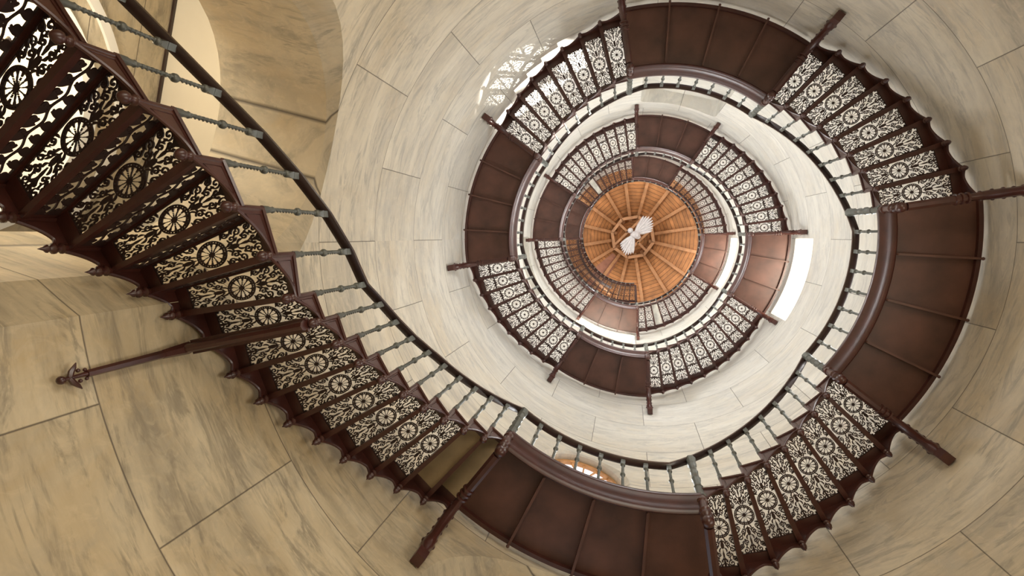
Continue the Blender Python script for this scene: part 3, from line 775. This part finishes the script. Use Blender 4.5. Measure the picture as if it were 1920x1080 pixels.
# bright recess beside the tan landing: daylit pane at its back
for n_w, (z0_, z1_) in ((14, (13.18, 14.40)), (15, (21.58, 22.78))):
    ww = empty('window_%d' % n_w, P(RW + 0.7, 15, z0_)); tag(ww, kind='structure')
    link('pane', sector(MB(), RW + 0.64, RW + 0.655, 2, 28, z0_ + 0.04, z1_ - 0.04, 8).mesh('pane', SKYGLASS), ww, -ww.location)
    f_ = sector(MB(), RW + 0.60, RW + 0.66, 1.4, 28.6, z0_, z0_ + 0.05, 8); sector(f_, RW + 0.60, RW + 0.66, 1.4, 28.6, z1_ - 0.05, z1_, 8)
    link('window_frame', f_.mesh('window_frame', OAK), ww, -ww.location)
area_light('recess_daylight', P(RW + 0.55, 15, 13.3), P(RW - 0.4, 15, 14.4), 1.4, 0.3, 75, (1, 0.93, 0.76))
area_light('recess_daylight', P(RW + 0.55, 15, 21.7), P(RW - 0.4, 15, 22.8), 1.4, 0.3, 80, (1, 0.93, 0.76))
area_light('recess_daylight', P(RW + 0.15, 108, 18.75), P(2.8, 108, 20.8), 1.6, 0.15, 75, (1, 0.94, 0.78))

# ------------------------------------------------------------------ entrance hall seen through the left arch
eA = P(1, -165); eB = Vector((-eA.y, eA.x, 0)); ROTH = math.radians(-165 + 90)
hall = []
def hall_box(name, a0, a1, b0, b1, z0, z1, mat):
    # local frame: X lateral, Y along the axis outwards
    m_ = MB(); m_.hexa([(b0, a0, z0), (b1, a0, z0), (b1, a1, z0), (b0, a1, z0), (b0, a0, z1), (b1, a0, z1), (b1, a1, z1), (b0, a1, z1)])
    o = m_.build(name, mat); o.rotation_euler = (0, 0, math.radians(-165 - 90)); return tag(o, kind='structure')
HB, HC = 6.36, 6.2
hall_box('wall_hall_back', HB, HB + 0.3, -5, 5, GROUND, HC + 0.3, STONE_HALL)
hall_box('ceiling_hall', 4.80, HB + 0.3, -5, 5, HC, HC + 0.3, PLASTER)
hall_box('wall_hall_left', 3.3, HB + 0.3, -5.3, -5, GROUND, HC + 0.3, STONE_HALL)
hall_box('wall_hall_right', 3.3, HB + 0.3, 5, 5.3, GROUND, HC + 0.3, STONE_HALL)
hall_box('trim_1', HB - 0.03, HB, -5, 5, HC - 0.035, HC, RAIL)
lun = empty('window_13', eA * HB + Vector((0, 0, 4.0))); tag(lun, kind='structure')
def lun_pt(b, z, d): return eA * (HB - d) + eB * b + Vector((0, 0, z))
for r0_, r1_, d_, nm_ in ((1.20, 1.36, 0.07, 'window_frame'), (1.62, 1.72, 0.04, 'hood_mould')):
    g_ = MB(); vs = []; fs = []
    for i in range(33):
        a_ = PI * i / 32
        for rr_, dd_ in ((r0_, 0.0), (r1_, 0.0), (r1_, d_), (r0_, d_)): vs.append(lun_pt(-0.3 + rr_ * math.cos(a_), 4.0 + rr_ * math.sin(a_), dd_ + 0.002))
    for i in range(32):
        for j in range(4): fs.append((i*4+j, i*4+(j+1)%4, i*4+4+(j+1)%4, i*4+4+j))
    g_.add(vs, fs); link(nm_, g_.mesh(nm_, WHITEWASH), lun, -lun.location)
g_ = MB(); m_ = [lun_pt(-0.3 + 1.21 * math.cos(PI * i / 32), 4.0 + 1.21 * math.sin(PI * i / 32), 0.02) for i in range(33)] + [lun_pt(-1.51, 1.5, 0.02), lun_pt(0.91, 1.5, 0.02)]
g_.add(m_, [tuple(range(len(m_)))]); link('pane', g_.mesh('pane', HALLGLASS), lun, -lun.location)

# ------------------------------------------------------------------ roof
ro = MB(); uvs = []
ZR0, ZR1, RR0, RR1 = 30.2, 35.5, 4.85, 0.0
NR = 16; AOFF = 13.5
rvs = []; rfs = []; ruv = []
zr = lambda r: ZR1 - (ZR1 - ZR0) * r / RR0
rm = bpy.data.meshes.new('ceiling'); V = []; Fc = []; UV = []
for i in range(NR):
    a0, a1 = AOFF + 22.5 * i, AOFF + 22.5 * (i + 1); o = len(V)
    V += [P(0.02, a0, zr(0)), P(RR0, a0, zr(RR0)), P(RR0, a1, zr(RR0)), P(0.02, a1, zr(0))]; Fc.append((o, o+1, o+2, o+3))
    UV += [(i * 100.3, 0), (i * 100.3 + 26, 0), (i * 100.3 + 26, 1), (i * 100.3, 1)]
rm.from_pydata([tuple(v) for v in V], [], Fc); uvl = rm.uv_layers.new(name='UVMap')
for i, c in enumerate(UV): uvl.data[i].uv = c
rm.materials.append(PLANK)
roof = link('ceiling', rm); tag(roof, kind='structure')
sd = roof.modifiers.new('t', 'SOLIDIFY'); sd.thickness = 0.15; sd.offset = 1.0
for i in range(NR):
    a = AOFF + 22.5 * i
    if i == 5: pass
    b = MB(); p0 = P(0.95, a, zr(0.95) - 0.12); p1 = P(4.6, a, zr(4.6) - 0.12)
    d = (p1 - p0).normalized(); n = Vector((-math.sin(rz(a)), math.cos(rz(a)), 0)) * 0.085; u = Vector((0, 0, 0.13))
    b.hexa([p0 - n - u, p1 - n - u, p1 + n - u, p0 + n - u, p0 - n + u, p1 - n + u, p1 + n + u, p0 + n + u])
    link('rafter', b.mesh('rafter', BEAM), roof)
zc = zr(1.2) - 0.28
b = MB(); R8 = 1.22
for i in range(8):
    a0, a1 = 13.5 + 45 * i, 13.5 + 45 * (i + 1); b.bar(P(R8, a0, zc), P(R8, a1, zc), 0.17, -0.1, 0.1)
link('collar_ring', b.mesh('collar_ring', BEAM), roof)
b = MB()
for oo in (-0.42, 0.42):
    b.bar(P(1, -45) * 1.1 + P(1, 45) * oo + Vector((0, 0, zc)), P(1, 135) * 1.1 + P(1, 45) * oo + Vector((0, 0, zc)), 0.13, -0.06, 0.08)
for s1_ in (-1, 1):
    b.bar(P(1, 45) * 0.42 * s1_ + Vector((0, 0, zc)), P(1, 45) * 1.15 * s1_ + Vector((0, 0, zc)), 0.13, -0.06, 0.08)
link('collar_beam', b.mesh('collar_beam', BEAM), roof)
# hatch in the boards at lower left
b = MB(); ca, cb = P(1.45, 131, zr(1.45) - 0.08), P(3.6, 131, zr(3.6) - 0.08)
tg = Vector((-math.sin(rz(131)), math.cos(rz(131)), 0))
b.hexa([ca - tg * 0.25, cb - tg * 0.62, cb + tg * 0.62, ca + tg * 0.25] + [x + Vector((0, 0, 0.05)) for x in (ca - tg * 0.25, cb - tg * 0.62, cb + tg * 0.62, ca + tg * 0.25)])
HATCH = wood_mat('violet_brown_hatch_boards', (0.27, 0.12, 0.075), 3.0)
link('hatch', b.mesh('hatch', HATCH), roof)
b = MB(); b.bar(P(3.35, 111, zr(3.4) - 0.2), P(3.35, 152, zr(3.4) - 0.2), 0.14, -0.08, 0.08); b.bar(P(3.1, 125, zr(3.1) - 0.2), P(4.0, 125, zr(4.0) - 0.2), 0.12, -0.08, 0.08)
link('trimmer', b.mesh('trimmer', BEAM), roof)
# belvedere floor: ring around the well
bf = MB(); bf.sweep([(2.93, 31.4), (3.06, 31.4), (3.06, 31.6), (2.93, 31.6)], [(Vector((0, 0, 0)), P(1, a)) for a in arc(112, 196, 24)])
tag(bf.build('trim_2', RAIL), kind='structure')
# top platform continues from the last step
tp = MB(); sector(tp, 2.5, 3.48, TOPA, TOPA - 2.0, TOPZ - 0.30, TOPZ, 3)
tag(tp.build('top_platform', IRON), 'dark platform edge where the uppermost flight ends below the timber roof', 'platform')

# ------------------------------------------------------------------ winged figure hanging under the roof
fig = empty('winged_figure', (0.05, -0.15, 32.6), 'pale winged figure hanging in front of the timber roof centre', 'hanging figure')
b = MB(); b.tube([(-0.15, 0.05, 0.1), (0.0, 0.0, 0.0), (0.16, 0.04, -0.05), (0.3, 0.2, 0.0)], [0.10, 0.2, 0.22, 0.1], 12); b.sphere((-0.20, -0.22, 0.0), 0.16, 12, 8); b.sphere((0.18, 0.05, -0.2), 0.12, 10, 7)
b.build('body', PALE, fig, 60)
for sgn, ang0, ln in ((1, -38, 1.35), (-1, 118, 1.25)):
    b = MB()
    for i in range(9):
        a = ang0 + (i - 4) * 6.5; L_ = ln * (1 - 0.05 * abs(i - 3)); e = P(1, a); h = 0.03 * (i % 2)
        b.tube([e * 0.12 + Vector((0, 0, h)), e * L_ * 0.5 + Vector((0, 0, h + 0.05)), e * L_ * 0.85 + Vector((0, 0, h)), e * L_ + Vector((0, 0, h - 0.04))], [0.06, 0.10, 0.07, 0.015], 6, flat=1.0)
    b.build('wing', PALE, fig, 60)
cd = MB(); cd.tube([(0, 0, 0.1), (0, 0, zr(0.2) - 32.6)], 0.012, 6); cd.build('cord', RAIL, fig)

# ------------------------------------------------------------------ hall lamp glimpsed through the lace at the top left
lp = eA * 6.1 + eB * 0.0
def px_point(u, v, z):
    d = M.transposed() @ Vector(((u - 960) / F_PX, (v - 540) / F_PX, 1.0)); return CAMPOS + d * (z / d.z)
dvec = M.transposed() @ Vector(((25 - 960) / F_PX, (80 - 540) / F_PX, 1.0)); dvec = Vector(dvec)
lpos = CAMPOS + dvec * ((HB - 0.16 - CAMPOS.dot(eA)) / dvec.dot(eA))
lamp = empty('wall_lamp', lpos, 'small glowing warm lamp glimpsed through the pierced treads at the top left', 'lamp')
b = MB(); b.sphere((0, 0, 0), 0.05, 12, 8); b.build('bulb', GLOW, lamp, 60)
b = MB(); b.tube([eA * 0.155 + Vector((0, 0, -0.08)), eA * 0.05 + Vector((0, 0, -0.10)), Vector((0, 0, -0.045))], 0.012, 6); b.lathe([(0.02, -0.06), (0.045, -0.045), (0.03, -0.035)], 12); b.build('lamp_arm', RAIL, lamp)
pl = bpy.data.lights.new('hall_lamp', 'POINT'); pl.energy = 26; pl.color = (1.0, 0.85, 0.64); pl.shadow_soft_size = 0.15
po = bpy.data.objects.new('hall_lamp', pl); C.objects.link(po); po.location = lpos - eA * 0.25 + eB * 0.1 + Vector((0, 0, 0.2))
area_light('hall_daylight', eA * 5.9 + eB * 3.2 + Vector((0, 0, 2.0)), eA * 5.6 + Vector((0, 0, 5.0)), 1.6, 2.0, 120, (1.0, 0.92, 0.76))
